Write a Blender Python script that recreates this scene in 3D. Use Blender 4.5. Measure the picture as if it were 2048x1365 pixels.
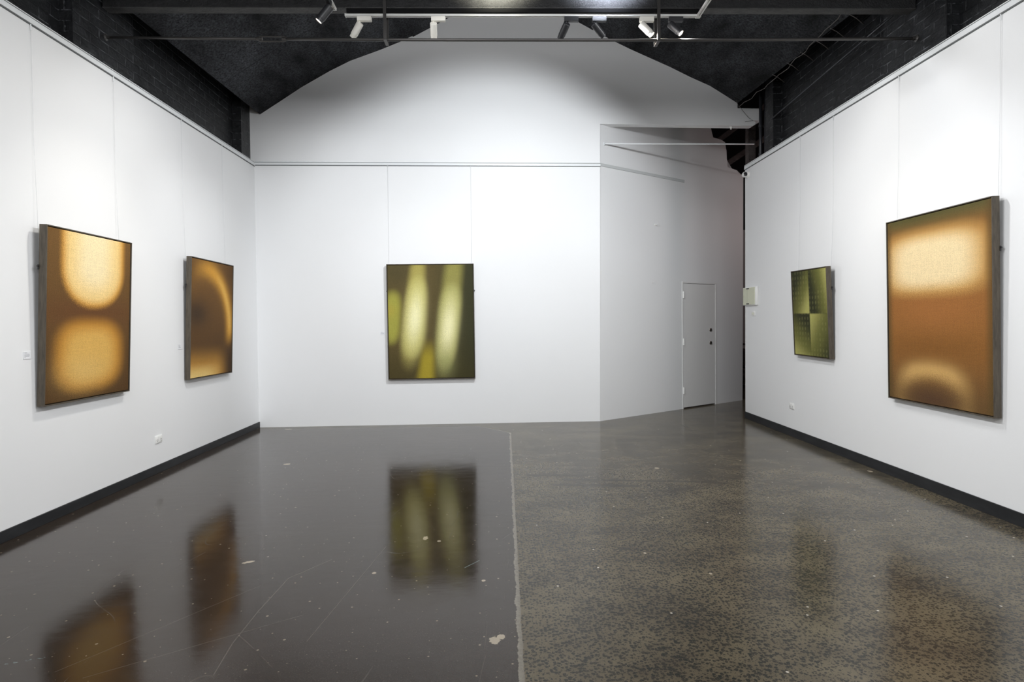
import bpy, bmesh, math, random
from mathutils import Matrix, Vector, Euler

random.seed(4)
for o in list(bpy.data.objects):
    bpy.data.objects.remove(o)
S = bpy.context.scene
COL = S.collection
PI = math.pi

# ------------------------------------------------------------------ camera
cam_data = bpy.data.cameras.new('camera')
cam_data.sensor_width = 36.0
cam_data.lens = 36.0 * 1190.0 / 2048.0
cam_data.clip_start = 0.05
cam_ob = bpy.data.objects.new('camera', cam_data)
COL.objects.link(cam_ob)
PITCH, YAW, ROLL = 25 / 1190.0, 28 / 1190.0, 0.0095
fw = Vector((math.sin(YAW) * math.cos(PITCH), math.cos(YAW) * math.cos(PITCH), -math.sin(PITCH)))
r0 = Vector((math.cos(YAW), -math.sin(YAW), 0))
u0 = r0.cross(fw)
rt = (r0 * math.cos(ROLL) - u0 * math.sin(ROLL)).normalized()
up = rt.cross(fw).normalized()
mw = Matrix.Identity(4)
for i in range(3):
    mw[i][0], mw[i][1], mw[i][2] = rt[i], up[i], -fw[i]
mw[2][3] = 1.48
cam_ob.matrix_world = mw
S.camera = cam_ob
cam_data.shift_y = -(682.5 - 666.0) / 2048.0

# ------------------------------------------------------------------ world, exposure
w = bpy.data.worlds.new('world')
S.world = w
w.use_nodes = True
w.node_tree.nodes['Background'].inputs[0].default_value = (0.9, 0.95, 1.0, 1)
w.node_tree.nodes['Background'].inputs[1].default_value = 0.02
S.view_settings.view_transform = 'Standard'
S.view_settings.look = 'None'
S.view_settings.gamma = 1.0
S.view_settings.exposure = -0.60
S.view_settings.use_curve_mapping = False
S.cycles.max_bounces = 10
S.cycles.diffuse_bounces = 6


def spot(name, loc, target, power, angle, blend, color, radius=0.03):
    l = bpy.data.lights.new(name, 'SPOT')
    l.energy = power
    l.spot_size = math.radians(angle)
    l.spot_blend = blend
    l.color = color
    l.shadow_soft_size = radius
    o = bpy.data.objects.new(name, l)
    COL.objects.link(o)
    o.location = loc
    d = (Vector(target) - Vector(loc)).normalized()
    o.rotation_euler = d.to_track_quat('-Z', 'Y').to_euler()
    return o


# lamps supposed on the nearer ceiling track, plus unseen spots added as fill; no bodies
COOL, WARM, NEUT, BLUISH, YELLOWISH = (0.93, 0.965, 1.0), (1.0, 0.95, 0.86), (0.975, 0.985, 1.0), (0.80, 0.86, 1.0), (1.0, 0.97, 0.78)
for args in (
    ((1.77, 3.4, 4.20), (-3.385, 3.7, 0.2), 500, 95, 1.0, NEUT),
    ((1.77, 4.4, 4.20), (-3.385, 6.0, 0.5), 330, 90, 1.0, NEUT),
    ((-1.40, 3.4, 4.20), (3.65, 3.7, 0.4), 600, 95, 1.0, NEUT),
    ((-1.40, 4.4, 4.20), (3.65, 6.6, 0.6), 300, 85, 1.0, NEUT),
    ((-0.4, 2.2, 4.20), (-1.6, 8.5, 0.4), 250, 70, 1.0, NEUT),
    ((1.0, 2.6, 4.20), (0.0, 8.5, 0.4), 110, 60, 1.0, NEUT),
    ((1.77, 2.0, 4.20), (-3.385, 3.7, 0.0), 420, 58, 1.0, NEUT),  # with the next, added unseen to brighten the lower near walls
    ((-1.40, 2.0, 4.20), (3.65, 3.9, 0.0), 420, 58, 1.0, NEUT),
    ((0.02, 4.86, 4.40), (0.0, 8.5, 5.9), 300, 104, 0.7, YELLOWISH),
    ((0.98, 4.86, 4.40), (0.95, 8.5, 5.9), 420, 110, 0.7, BLUISH),
):
    spot('track_and_fill_light', *args, radius=0.10)
# soft area light added unseen behind the viewer as ambient fill
ha = bpy.data.lights.new('hall_fill_light', 'AREA')
ha.shape = 'RECTANGLE'
ha.size, ha.size_y = 5.0, 1.6
ha.energy = 310
ha.color = (0.97, 0.985, 1.0)
hao = bpy.data.objects.new('hall_fill_light', ha)
COL.objects.link(hao)
hao.location = (0.1, -1.6, 3.9)
hao.rotation_euler = (Vector((0.1, 7.0, 0.8)) - Vector((0.1, -1.6, 3.9))).to_track_quat('-Z', 'Y').to_euler()


# dim lamp round the corner, beyond the right wall's end
pl = bpy.data.lights.new('corridor_lamp_light', 'POINT')
pl.energy = 36
pl.color = (1.0, 0.80, 0.78)
pl.shadow_soft_size = 0.15
plo = bpy.data.objects.new('corridor_lamp_light', pl)
COL.objects.link(plo)
plo.location = (5.9, 9.7, 3.3)


# ------------------------------------------------------------------ node helpers
class V:
    """a node socket with arithmetic"""
    def __init__(self, nt, s):
        self.nt, self.s = nt, s

    def _m(self, op, *a, clamp=False):
        n = self.nt.nodes.new('ShaderNodeMath')
        n.operation = op
        n.use_clamp = clamp
        for i, x in enumerate((self,) + a):
            if isinstance(x, V):
                self.nt.links.new(x.s, n.inputs[i])
            else:
                n.inputs[i].default_value = x
        return V(self.nt, n.outputs[0])

    def __add__(self, o): return self._m('ADD', o)
    __radd__ = __add__
    def __sub__(self, o): return self._m('SUBTRACT', o)
    def __rsub__(self, o): return (self * -1.0) + o
    def __mul__(self, o): return self._m('MULTIPLY', o)
    __rmul__ = __mul__
    def __truediv__(self, o): return self._m('DIVIDE', o)
    def __pow__(self, o): return self._m('POWER', o)
    def abs(self): return self._m('ABSOLUTE')
    def max(self, o): return self._m('MAXIMUM', o)
    def min(self, o): return self._m('MINIMUM', o)
    def clamp(self): return self._m('ADD', 0.0, clamp=True)
    def gt(self, o): return self._m('GREATER_THAN', o)
    def lt(self, o): return self._m('LESS_THAN', o)
    def sin(self): return self._m('SINE')

    def step(self, a, b):
        """0 at a, 1 at b, smooth (a may exceed b)"""
        n = self.nt.nodes.new('ShaderNodeMapRange')
        n.interpolation_type = 'SMOOTHSTEP'
        self.nt.links.new(self.s, n.inputs[0])
        if a < b:
            n.inputs[1].default_value, n.inputs[2].default_value = a, b
            n.inputs[3].default_value, n.inputs[4].default_value = 0, 1
        else:
            n.inputs[1].default_value, n.inputs[2].default_value = b, a
            n.inputs[3].default_value, n.inputs[4].default_value = 1, 0
        return V(self.nt, n.outputs[0])


def lin(c):
    return tuple(((x / 255.0) / 12.92 if x / 255.0 <= 0.04045 else ((x / 255.0 + 0.055) / 1.055) ** 2.4) for x in c)


class Mat:
    def __init__(self, name, color=(0.8, 0.8, 0.8), rough=0.5, metal=0.0, spec=0.5):
        self.m = bpy.data.materials.new(name)
        self.m.use_nodes = True
        self.nt = self.m.node_tree
        self.b = self.nt.nodes['Principled BSDF']
        self.b.inputs['Base Color'].default_value = (*color, 1)
        self.b.inputs['Roughness'].default_value = rough
        self.b.inputs['Metallic'].default_value = metal
        self.b.inputs['Specular IOR Level'].default_value = spec

    def xyz(self):
        t = self.nt.nodes.new('ShaderNodeTexCoord')
        self.co = t.outputs['Object']
        s = self.nt.nodes.new('ShaderNodeSeparateXYZ')
        self.nt.links.new(self.co, s.inputs[0])
        return [V(self.nt, s.outputs[i]) for i in range(3)]

    def mapped(self, scale=(1, 1, 1), rot=(0, 0, 0)):
        n = self.nt.nodes.new('ShaderNodeMapping')
        self.nt.links.new(self.co, n.inputs[0])
        n.inputs['Scale'].default_value = scale
        n.inputs['Rotation'].default_value = rot
        return n.outputs[0]

    def noise(self, scale, detail=2.0, rough=0.5, vec=None, dist=0.0):
        n = self.nt.nodes.new('ShaderNodeTexNoise')
        self.nt.links.new(vec if vec else self.co, n.inputs['Vector'])
        n.inputs['Scale'].default_value = scale
        n.inputs['Detail'].default_value = detail
        n.inputs['Roughness'].default_value = rough
        n.inputs['Distortion'].default_value = dist
        return V(self.nt, n.outputs[0])

    def voronoi(self, scale, vec=None, feature='F1'):
        n = self.nt.nodes.new('ShaderNodeTexVoronoi')
        n.voronoi_dimensions = '2D'
        n.feature = feature
        self.nt.links.new(vec if vec else self.co, n.inputs['Vector'])
        n.inputs['Scale'].default_value = scale
        return V(self.nt, n.outputs['Distance']), n.outputs['Color']

    def mix(self, fac, a, b, blend='MIX'):
        n = self.nt.nodes.new('ShaderNodeMix')
        n.data_type = 'RGBA'
        n.blend_type = blend
        for k, x in ((0, fac), (6, a), (7, b)):
            if isinstance(x, V):
                self.nt.links.new(x.s, n.inputs[k])
            elif hasattr(x, 'node'):
                self.nt.links.new(x, n.inputs[k])
            elif isinstance(x, tuple):
                n.inputs[k].default_value = (*x, 1)
            else:
                n.inputs[k].default_value = x
        return n.outputs[2]

    def scale_col(self, col, val):
        n = self.nt.nodes.new('ShaderNodeVectorMath')
        n.operation = 'SCALE'
        self.nt.links.new(col, n.inputs[0])
        self.nt.links.new(val.s, n.inputs['Scale'])
        return n.outputs[0]

    def color(self, c):
        self.nt.links.new(c, self.b.inputs['Base Color'])

    def rough(self, v):
        self.nt.links.new(v.s, self.b.inputs['Roughness'])

    def bump(self, v, strength=0.3, dist=0.01):
        n = self.nt.nodes.new('ShaderNodeBump')
        n.inputs['Strength'].default_value = strength
        n.inputs['Distance'].default_value = dist
        self.nt.links.new(v.s, n.inputs['Height'])
        self.nt.links.new(n.outputs[0], self.b.inputs['Normal'])


# ------------------------------------------------------------------ plain materials
def painted(name, col, rough=0.55, bump=0.08, scale=35):
    m = Mat(name, col, rough)
    m.xyz()
    n = m.noise(scale, 3)
    big = m.noise(1.1, 2)
    m.color(m.mix((big - 0.3) * 1.5, tuple(c * 0.985 for c in col), col))
    m.bump(n, bump, 0.004)
    return m.m


WHITE = painted('white_wall_paint', (0.83, 0.835, 0.84))
GREYWHITE = painted('corridor_paint', (0.70, 0.68, 0.68))
TRIM = painted('white_trim_enamel', (0.80, 0.82, 0.83), 0.35, 0.02)
DOORP = painted('white_door_enamel', (0.80, 0.80, 0.79), 0.4, 0.04)
SLOT = Mat('dark_slot', (0.12, 0.13, 0.13), 0.7).m
PLASTIC = Mat('white_plastic', (0.85, 0.85, 0.83), 0.3).m
BEIGE = Mat('beige_plastic', (0.66, 0.67, 0.52), 0.35).m
BLACKPL = Mat('black_plastic', (0.012, 0.012, 0.013), 0.35).m
CHROME = Mat('brushed_steel', (0.45, 0.42, 0.38), 0.3, 1.0).m
GLASSB = Mat('dark_lens_glass', (0.01, 0.01, 0.012), 0.08).m
SPOTW = Mat('white_lamp_enamel', (0.78, 0.76, 0.70), 0.4).m
SPOTB = Mat('black_lamp_enamel', (0.022, 0.023, 0.026), 0.42).m
SPOTG = Mat('graphite_lamp_enamel', (0.07, 0.07, 0.075), 0.35, 0.6).m
TRACKM = Mat('white_track_metal', (0.68, 0.68, 0.66), 0.4).m
WIREM = Mat('pale_wire', (0.72, 0.73, 0.74), 0.5).m
CARD = Mat('white_card', (0.82, 0.83, 0.85), 0.6).m
INK = Mat('grey_ink', (0.25, 0.25, 0.28), 0.7).m
CABLEM = Mat('grey_cable', (0.10, 0.09, 0.085), 0.6).m


def black_base():
    m = Mat('black_baseboard_paint', (0.012, 0.013, 0.015), 0.5)
    m.xyz()
    n = m.noise(18, 4, vec=m.mapped((1, .25, 1)))
    m.color(m.mix((n - 0.45) * 3.0, (0.010, 0.011, 0.013), (0.022, 0.023, 0.026)))
    m.bump(n, 0.2, 0.004)
    return m.m


BASEB = black_base()


def brick_black(name):
    m = Mat(name, (0.02, 0.02, 0.022), 0.42)
    x, y, z = m.xyz()
    c = m.nt.nodes.new('ShaderNodeCombineXYZ')
    m.nt.links.new((y + x * 0.6).s, c.inputs[0])
    m.nt.links.new(z.s, c.inputs[1])
    b = m.nt.nodes.new('ShaderNodeTexBrick')
    m.nt.links.new(c.outputs[0], b.inputs['Vector'])
    b.inputs['Scale'].default_value = 1.0
    b.inputs['Brick Width'].default_value = 0.24
    b.inputs['Row Height'].default_value = 0.086
    b.inputs['Mortar Size'].default_value = 0.006
    b.inputs['Mortar Smooth'].default_value = 0.4
    n = m.noise(9, 4, 0.65)
    wear_glint = m.noise(26, 3, 0.6, vec=m.mapped((1, .35, 1)))
    mort = V(m.nt, b.outputs['Fac'])
    col = m.mix((n - 0.35) * 1.8, (0.006, 0.0065, 0.0075), (0.019, 0.020, 0.023))
    col = m.mix(mort * (wear_glint - 0.48).max(0.0) * 5.0, col, (0.12, 0.125, 0.135))  # worn joint lines, with glossy highlights painted into their colour
    m.color(col)
    m.bump(mort * -0.7 + n * 0.9, 0.8, 0.015)
    return m.m


BRICK = brick_black('black_painted_brick')


def black_timber(name, a, b, rough=0.5):
    m = Mat(name, a, rough)
    m.xyz()
    n = m.noise(14, 5, 0.65, vec=m.mapped((0.5, 1, 1)))
    n2 = m.noise(55, 4, 0.7)
    m.color(m.mix((n - 0.35) * 2.0, a, b))
    m.bump(n + n2 * 0.8, 0.9, 0.016)
    return m.m


BEAMM = black_timber('black_rough_beam', (0.006, 0.006, 0.0065), (0.020, 0.020, 0.022), 0.6)
SOFFITM = black_timber('lightened_grey_soffit', (0.03, 0.03, 0.03), (0.085, 0.083, 0.08), 0.6)  # paler beam timber, light on the underside put into the colour
BATTENM = Mat('matt_black_batten', (0.005, 0.005, 0.0055), 0.9, spec=0.15).m
VOIDM = Mat('matt_black_roof', (0.006, 0.006, 0.007), 0.8).m
TIMBER = black_timber('dark_roof_timber', (0.07, 0.058, 0.055), (0.16, 0.135, 0.13), 0.6)
RODM = Mat('black_iron', (0.055, 0.052, 0.05), 0.34, 0.35).m
PIPEB = Mat('black_pipe_paint', (0.03, 0.032, 0.038), 0.38).m


def blanket():
    m = Mat('black_fibre_ceiling', (0.03, 0.03, 0.032), 0.85, spec=0.2)
    x, y, z = m.xyz()
    fine = m.noise(42, 5, 0.75)
    big = m.noise(1.6, 4, 0.6, vec=m.mapped((1.6, .55, 1)))
    f = (fine - 0.36) * 3.2
    col = m.mix(f.clamp(), (0.006, 0.0065, 0.0075), (0.075, 0.079, 0.088))
    col = m.scale_col(col, ((big - 0.5) * 3.6 + 0.85).max(0.2))
    # sheet joints, thin dark lines
    ph = (y / 1.22)
    fr = ph._m('FRACT')
    seam = (fr - 0.5).abs().step(0.493, 0.499)
    col = m.mix(seam * 0.7, col, (0.006, 0.006, 0.007))
    m.color(col)
    m.bump(fine, 0.6, 0.01)
    return m.m


BLANKET = blanket()


def frame_mat():
    m = Mat('grey_brown_frame_timber', (0.08, 0.065, 0.05), 0.5)
    m.xyz()
    n = m.noise(28, 5, 0.65, vec=m.mapped((1.5, 1.5, .18)))
    n2 = m.noise(150, 2, vec=m.mapped((1, 1, .12)))
    m.color(m.mix(((n + n2 * 0.5) - 0.5) * 2.2, (0.046, 0.036, 0.025), (0.105, 0.085, 0.060)))
    m.bump(n2, 0.15, 0.003)
    return m.m


FRAMEM = frame_mat()


def floor_mat():
    m = Mat('polished_concrete', (0.05, 0.045, 0.04), 0.15)
    x, y, z = m.xyz()
    nt = m.nt
    # broad and fine variation
    big = m.noise(0.9, 4, 0.6)
    mid = m.noise(3.5, 4, 0.6, vec=m.mapped((0.6, 1.2, 1)))
    fine = m.noise(150, 2, 0.6)
    # --- left: plain dark brown screed
    cl = m.mix((big - 0.3) * 1.8, (0.022, 0.0148, 0.0102), (0.040, 0.0275, 0.0195))
    cl = m.mix((fine - 0.52) * 1.3, cl, (0.10, 0.085, 0.07))
    mott = m.noise(24, 4, 0.7)
    cl = m.mix((mott - 0.5) * 1.6, cl, (0.010, 0.008, 0.007))
    d, dc = m.voronoi(13.0)
    sp = nt.nodes.new('ShaderNodeSeparateColor')
    nt.links.new(dc, sp.inputs[0])
    pick = V(nt, sp.outputs[0]).gt(0.62)
    size = V(nt, sp.outputs[1]) * V(nt, sp.outputs[1]) * V(nt, sp.outputs[1]) * 0.075 + 0.022
    wob = m.noise(60, 2)
    speck = ((d + (wob - 0.5) * 0.04) / size).step(1.0, 0.8) * pick
    cl = m.mix(speck * 0.7, cl, (0.30, 0.25, 0.18))
    # scuffs: thin contour lines of slow noise, broken up
    s1 = m.noise(0.55, 1, 0.4, vec=m.mapped((1.0, 0.45, 1), (0, 0, 0.6)))
    s2 = m.noise(0.8, 1, 0.4, vec=m.mapped((1.0, 0.3, 1), (0, 0, -0.9)))
    brk = m.noise(2.3, 3)
    scr = ((s1 * 9.0)._m('FRACT') - 0.5).abs().step(0.008, 0.0) * brk.step(0.5, 0.62)
    scr = scr.max(((s2 * 8.0)._m('FRACT') - 0.5).abs().step(0.006, 0.0) * brk.step(0.52, 0.40))
    cl = m.mix(scr * 0.22, cl, (0.22, 0.20, 0.18))
    # --- right: ground terrazzo, tan paste with dark stones
    st = m.noise(62, 2.0, 0.55, dist=0.3)
    st2 = m.noise(105, 1.5, 0.5)
    patch = m.noise(2.6, 5, 0.7, vec=m.mapped((0.7, 1.0, 1)))
    base = m.mix((patch - 0.33) * 2.4, (0.078, 0.063, 0.044), (0.165, 0.139, 0.090))
    dv = nt.nodes.new('ShaderNodeVectorMath')
    dv.operation = 'MULTIPLY_ADD'
    nn = nt.nodes.new('ShaderNodeTexNoise')
    nt.links.new(m.co, nn.inputs['Vector'])
    nn.inputs['Scale'].default_value = 70
    nt.links.new(nn.outputs['Color'], dv.inputs[0])
    dv.inputs[1].default_value = (0.016, 0.016, 0.016)
    nt.links.new(m.co, dv.inputs[2])
    sd1, sc1 = m.voronoi(58.0, dv.outputs[0])
    sps = nt.nodes.new('ShaderNodeSeparateColor')
    nt.links.new(sc1, sps.inputs[0])
    rad = V(nt, sps.outputs[0]) * 0.52 + 0.07 - (patch - 0.5) * 0.75
    stones = (sd1 - rad).step(0.05, -0.05)
    stones = stones.max(st2.step(0.61, 0.66) * 0.8)
    cr = m.mix(stones * 0.92, base, m.mix(V(nt, sps.outputs[1]), (0.016, 0.020, 0.020), (0.034, 0.032, 0.026)))
    grain = m.noise(230, 2)
    cr = m.mix((grain - 0.5) * 1.2, cr, (0.20, 0.165, 0.115))
    dd, ddc = m.voronoi(3.1)
    sp2 = nt.nodes.new('ShaderNodeSeparateColor')
    nt.links.new(ddc, sp2.inputs[0])
    wspeck = (dd + (wob - 0.5) * 0.012).step(0.022, 0.016) * V(nt, sp2.outputs[0]).gt(0.6)
    cr = m.mix(wspeck, cr, (0.55, 0.50, 0.42))

    # --- helper masks
    def seg(a, b, hw, soft=0.5, wobble=None):
        ax, ay = a; bx, by = b
        L = math.hypot(bx - ax, by - ay)
        tx, ty = (bx - ax) / L, (by - ay) / L
        t = ((x - ax) * tx + (y - ay) * ty)
        s = ((x - ax) * -ty + (y - ay) * tx)
        if wobble is not None:
            s = s + wobble
        along = t.max(0.0).min(L)
        e = (t - along).abs().max(s.abs())
        return e.step(hw * (1 + soft), hw * (1 - soft))

    def blob(c, rx, ry, ang=0.0, wobble=0.5):
        ca, sa = math.cos(ang), math.sin(ang)
        dx, dy = x - c[0], y - c[1]
        p = (dx * ca + dy * sa) / rx
        q = (dy * ca - dx * sa) / ry
        e = (p * p + q * q) + (wob - 0.5) * wobble * 4
        return e.step(1.15, 0.85)

    # --- joint between the two slabs
    w1 = m.noise(7, 3, 0.6)
    w2 = m.noise(45, 2, 0.6)
    off = (w1 - 0.5) * 0.028 + (w2 - 0.5) * 0.016
    xs = (y - 2.4) * 0.0118 + 0.084
    sd = x - xs + off
    width = (w1 - 0.35) * 0.018 + 0.0085
    side = sd.step(-0.004, 0.004)
    near = y.lt(7.8)
    # beyond the joint's far end the plain screed stops along a thin line by the back wall
    diag = (x - 0.145) * 0.77 + (y - 7.8) * 0.637
    far_side = diag.step(-0.01, 0.01).max(y.step(8.30, 8.32))
    reg = side * near + far_side.max(side) * (near * -1.0 + 1.0)
    reg = reg.clamp()
    col = m.mix(reg, cl, cr)
    joint = (sd.abs() / width.max(0.003)).step(1.15, 0.8) * y.step(7.82, 7.79)
    joint = joint.max(seg((0.145, 7.8), (-0.193, 8.21), 0.006, wobble=off * 0.4))
    joint = joint.max(seg((-0.193, 8.21), (-3.3, 8.31), 0.004, wobble=off * 0.4) * w2.step(0.35, 0.5))
    col = m.mix(joint, col, m.mix(w2, (0.13, 0.115, 0.09), (0.27, 0.245, 0.20)))
    # --- marks with a place of their own
    tan = (0.42, 0.36, 0.27)
    paint = blob((-0.030, 2.722), 0.026, 0.030, 0.3)
    paint = paint.max(blob((0.000, 2.752), 0.021, 0.020, 0))
    paint = paint.max(blob((-0.508, 4.039), 0.017, 0.034))
    paint = paint.max(blob((-0.41, 3.979), 0.012, 0.014))
    paint = paint.max(blob((-0.743, 3.488), 0.012, 0.014))
    paint = paint.max(blob((-0.097, 3.358), 0.012, 0.012))
    paint = paint.max(blob((-1.556, 3.685), 0.036, 0.016, 0.5))
    paint = paint.max(blob((-2.914, 8.283), 0.050, 0.025))
    paint = paint.max(blob((-2.215, 6.233), 0.035, 0.03))
    paint = paint.max(blob((1.562, 5.832), 0.022, 0.03))
    paint = paint.max(blob((3.55, 5.589), 0.02, 0.03))
    paint = paint.max(blob((1.217, 3.391), 0.009, 0.012))
    paint = paint.max(blob((0.915, 3.709), 0.009, 0.012))
    col = m.mix(paint * 0.9, col, tan)
    scratch = seg((-1.05, 3.70), (-1.225, 3.44), 0.0022)
    scratch = scratch.max(seg((-1.225, 3.44), (-1.243, 3.05), 0.0026))
    scratch = scratch.max(seg((-1.243, 3.05), (-1.24, 2.75), 0.002))
    scratch = scratch.max(seg((-1.24, 2.75), (-1.21, 2.50), 0.002))
    scratch = scratch.max(seg((-1.9, 2.55), (-1.35, 3.35), 0.0015))
    scratch = scratch.max(seg((-0.9, 2.75), (-0.75, 3.9), 0.0015))
    scratch = scratch.max(seg((-1.75, 2.5), (-1.0, 3.0), 0.0015))
    col = m.mix(scratch * 0.30, col, (0.24, 0.22, 0.19))
    teal = seg((-0.212, 3.541), (-0.131, 3.641), 0.003).max(seg((-2.16, 2.62), (-2.03, 2.66), 0.006) * w2.step(0.5, 0.6))
    col = m.mix(teal * 0.7, col, (0.20, 0.26, 0.26))
    streak = seg((0.29, 5.64), (0.80, 5.60), 0.03, 0.9).max(seg((0.6, 5.47), (1.95, 5.30), 0.022, 0.9))
    streak = streak.max(seg((0.5, 5.30), (1.2, 5.22), 0.03, 0.9))
    col = m.mix(streak * 0.55, col, (0.022, 0.021, 0.020))
    m.color(col)
    rg = m.noise(5, 4, 0.6)
    m.rough((rg - 0.5) * 0.10 + (fine - 0.5) * 0.05 + scr * 0.1 + reg * 0.05 + 0.128)
    low = m.noise(11, 2, 0.5, vec=m.mapped((0.5, 1, 1)))
    m.bump(fine * 0.05 + low * 0.55 + stones * reg * 0.05, 0.15, 0.006)
    m.b.inputs['IOR'].default_value = 1.5
    nt.links.new((reg * -0.17 + 0.38).s, m.b.inputs['Specular IOR Level'])
    m.b.inputs['Specular Tint'].default_value = (1.0, 0.93, 0.86, 1)
    return m.m


FLOORM = floor_mat()


# ------------------------------------------------------------------ mesh helpers
class MB:
    def __init__(self, base=None):
        self.bm = bmesh.new()
        self.base = base or Matrix.Identity(4)

    def _xf(self, verts, mat):
        M = self.base @ (mat or Matrix.Identity(4))
        for v in verts:
            v.co = M @ v.co

    def box(self, lo, hi, mat=None, bevel=0.0, seg=2):
        c = [(a + b) / 2 for a, b in zip(lo, hi)]
        s = [abs(b - a) for a, b in zip(lo, hi)]
        r = bmesh.ops.create_cube(self.bm, size=1.0)
        vs = r['verts']
        for v in vs:
            v.co = Vector((v.co.x * s[0] + c[0], v.co.y * s[1] + c[1], v.co.z * s[2] + c[2]))
        if bevel > 0:
            es = list({e for v in vs for e in v.link_edges})
            q = bmesh.ops.bevel(self.bm, geom=es, offset=bevel, segments=seg, affect='EDGES', profile=0.5)
            vs = list({v for f in q['faces'] for v in f.verts} | {v for v in vs if v.is_valid})
        self._xf(vs, mat)
        return self

    def prism(self, pts, h0, h1, plane='xz', mat=None):
        """polygon extruded: 'xz' -> along y, 'xy' -> along z"""
        def P(p, h):
            return Vector((p[0], h, p[1])) if plane == 'xz' else Vector((p[0], p[1], h))
        a = [self.bm.verts.new(P(p, h0)) for p in pts]
        b = [self.bm.verts.new(P(p, h1)) for p in pts]
        fs = [self.bm.faces.new(a), self.bm.faces.new(b[::-1])]
        n = len(pts)
        for i in range(n):
            j = (i + 1) % n
            fs.append(self.bm.faces.new((a[j], a[i], b[i], b[j])))
        bmesh.ops.triangulate(self.bm, faces=fs[:2])
        self._xf(a + b, mat)
        return self

    def lathe(self, prof, n=28, mat=None):
        """profile of (radius, z) turned about z"""
        rings = []
        allv = []
        for r, z in prof:
            if r < 1e-6:
                v = self.bm.verts.new((0, 0, z))
                rings.append([v]); allv.append(v)
            else:
                k = [self.bm.verts.new((r * math.cos(2 * PI * i / n), r * math.sin(2 * PI * i / n), z)) for i in range(n)]
                rings.append(k); allv += k
        for a, b in zip(rings, rings[1:]):
            if len(a) == 1 and len(b) == 1:
                continue
            for i in range(n):
                j = (i + 1) % n
                if len(a) == 1:
                    self.bm.faces.new((a[0], b[j], b[i]))
                elif len(b) == 1:
                    self.bm.faces.new((a[i], a[j], b[0]))
                else:
                    self.bm.faces.new((a[i], a[j], b[j], b[i]))
        self._xf(allv, mat)
        return self

    def tube(self, pts, r, n=10, mat=None, cap=True):
        pts = [Vector(p) for p in pts]
        rings = []
        allv = []
        for i, p in enumerate(pts):
            t = (pts[min(i + 1, len(pts) - 1)] - pts[max(i - 1, 0)]).normalized()
            ref = Vector((0, 0, 1)) if abs(t.z) < 0.9 else Vector((1, 0, 0))
            a = t.cross(ref).normalized()
            b = t.cross(a)
            k = [self.bm.verts.new(p + a * (r * math.cos(2 * PI * q / n)) + b * (r * math.sin(2 * PI * q / n))) for q in range(n)]
            rings.append(k); allv += k
        for a, b in zip(rings, rings[1:]):
            for i in range(n):
                j = (i + 1) % n
                self.bm.faces.new((a[i], a[j], b[j], b[i]))
        if cap:
            self.bm.faces.new(rings[0][::-1]); self.bm.faces.new(rings[-1])
        self._xf(allv, mat)
        return self

    def build(self, name, material, parent=None, smooth=False, auto=None):
        bmesh.ops.recalc_face_normals(self.bm, faces=self.bm.faces[:])
        me = bpy.data.meshes.new(name)
        self.bm.to_mesh(me)
        self.bm.free()
        if smooth:
            for p in me.polygons:
                p.use_smooth = True
            if auto is not None:
                me.set_sharp_from_angle(angle=math.radians(auto))
        me.materials.append(material)
        o = bpy.data.objects.new(name, me)
        COL.objects.link(o)
        if parent is not None:
            o.parent = parent
        return o


def tag(o, label=None, cat=None, group=None, kind=None):
    if label: o['label'] = label
    if cat: o['category'] = cat
    if group: o['group'] = group
    if kind: o['kind'] = kind
    return o


def thing(name, label, cat, loc=(0, 0, 0), rot=(0, 0, 0), group=None, kind=None):
    o = bpy.data.objects.new(name, None)
    o.empty_display_size = 0.1
    COL.objects.link(o)
    o.location = loc
    o.rotation_euler = rot
    return tag(o, label, cat, group, kind)


def struct(name, mb, m, label, cat, parent=None, **k):
    o = mb.build(name, m, parent, **k)
    if parent is None:
        tag(o, label, cat, kind='structure')
    return o


T = Matrix.Translation


def RZ(a): return Matrix.Rotation(a, 4, 'Z')
def RX(a): return Matrix.Rotation(a, 4, 'X')
def RY(a): return Matrix.Rotation(a, 4, 'Y')


# ------------------------------------------------------------------ the place: main planes
XL, XR = -3.385, 3.65                 # faces of the white side walls
B0 = Vector((-3.385, 8.455, 0))       # back wall, left end
BANG = math.atan2(0.133, 4.854)       # back wall's slight skew
A0 = Vector((1.469, 8.588, 0))        # angled wall starts at the back wall's right end
AANG = math.atan2(2.0, 2.921)
MB_BACK = T(B0) @ RZ(BANG)            # local: x along wall, -y to viewer, z up
MB_ANG = T(A0) @ RZ(AANG)


def wallY(x):
    return 8.455 + (x + 3.385) * 0.0274


# floor
struct('floor', MB().box((-4.2, -6.2, -0.12), (8.2, 14.2, 0.0)), FLOORM,
       'polished concrete floor, plain dark brown left of a pale joint and speckled terrazzo right of it', 'floor')

# side walls
struct('wall_left', MB().box((-3.435, -6.0, 0), (XL, 8.50, 3.728)), WHITE,
       'white left wall carrying two amber paintings, dark brick above it', 'wall')
struct('wall_right', MB().box((XR, -6.0, 0), (3.698, 8.70, 3.715)), WHITE,
       'white right wall carrying the green and the orange painting', 'wall')
struct('wall_rear', MB().box((-4.0, -6.2, 0), (4.2, -6.0, 6.4)), WHITE, 'white wall behind the viewer', 'wall')

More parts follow.
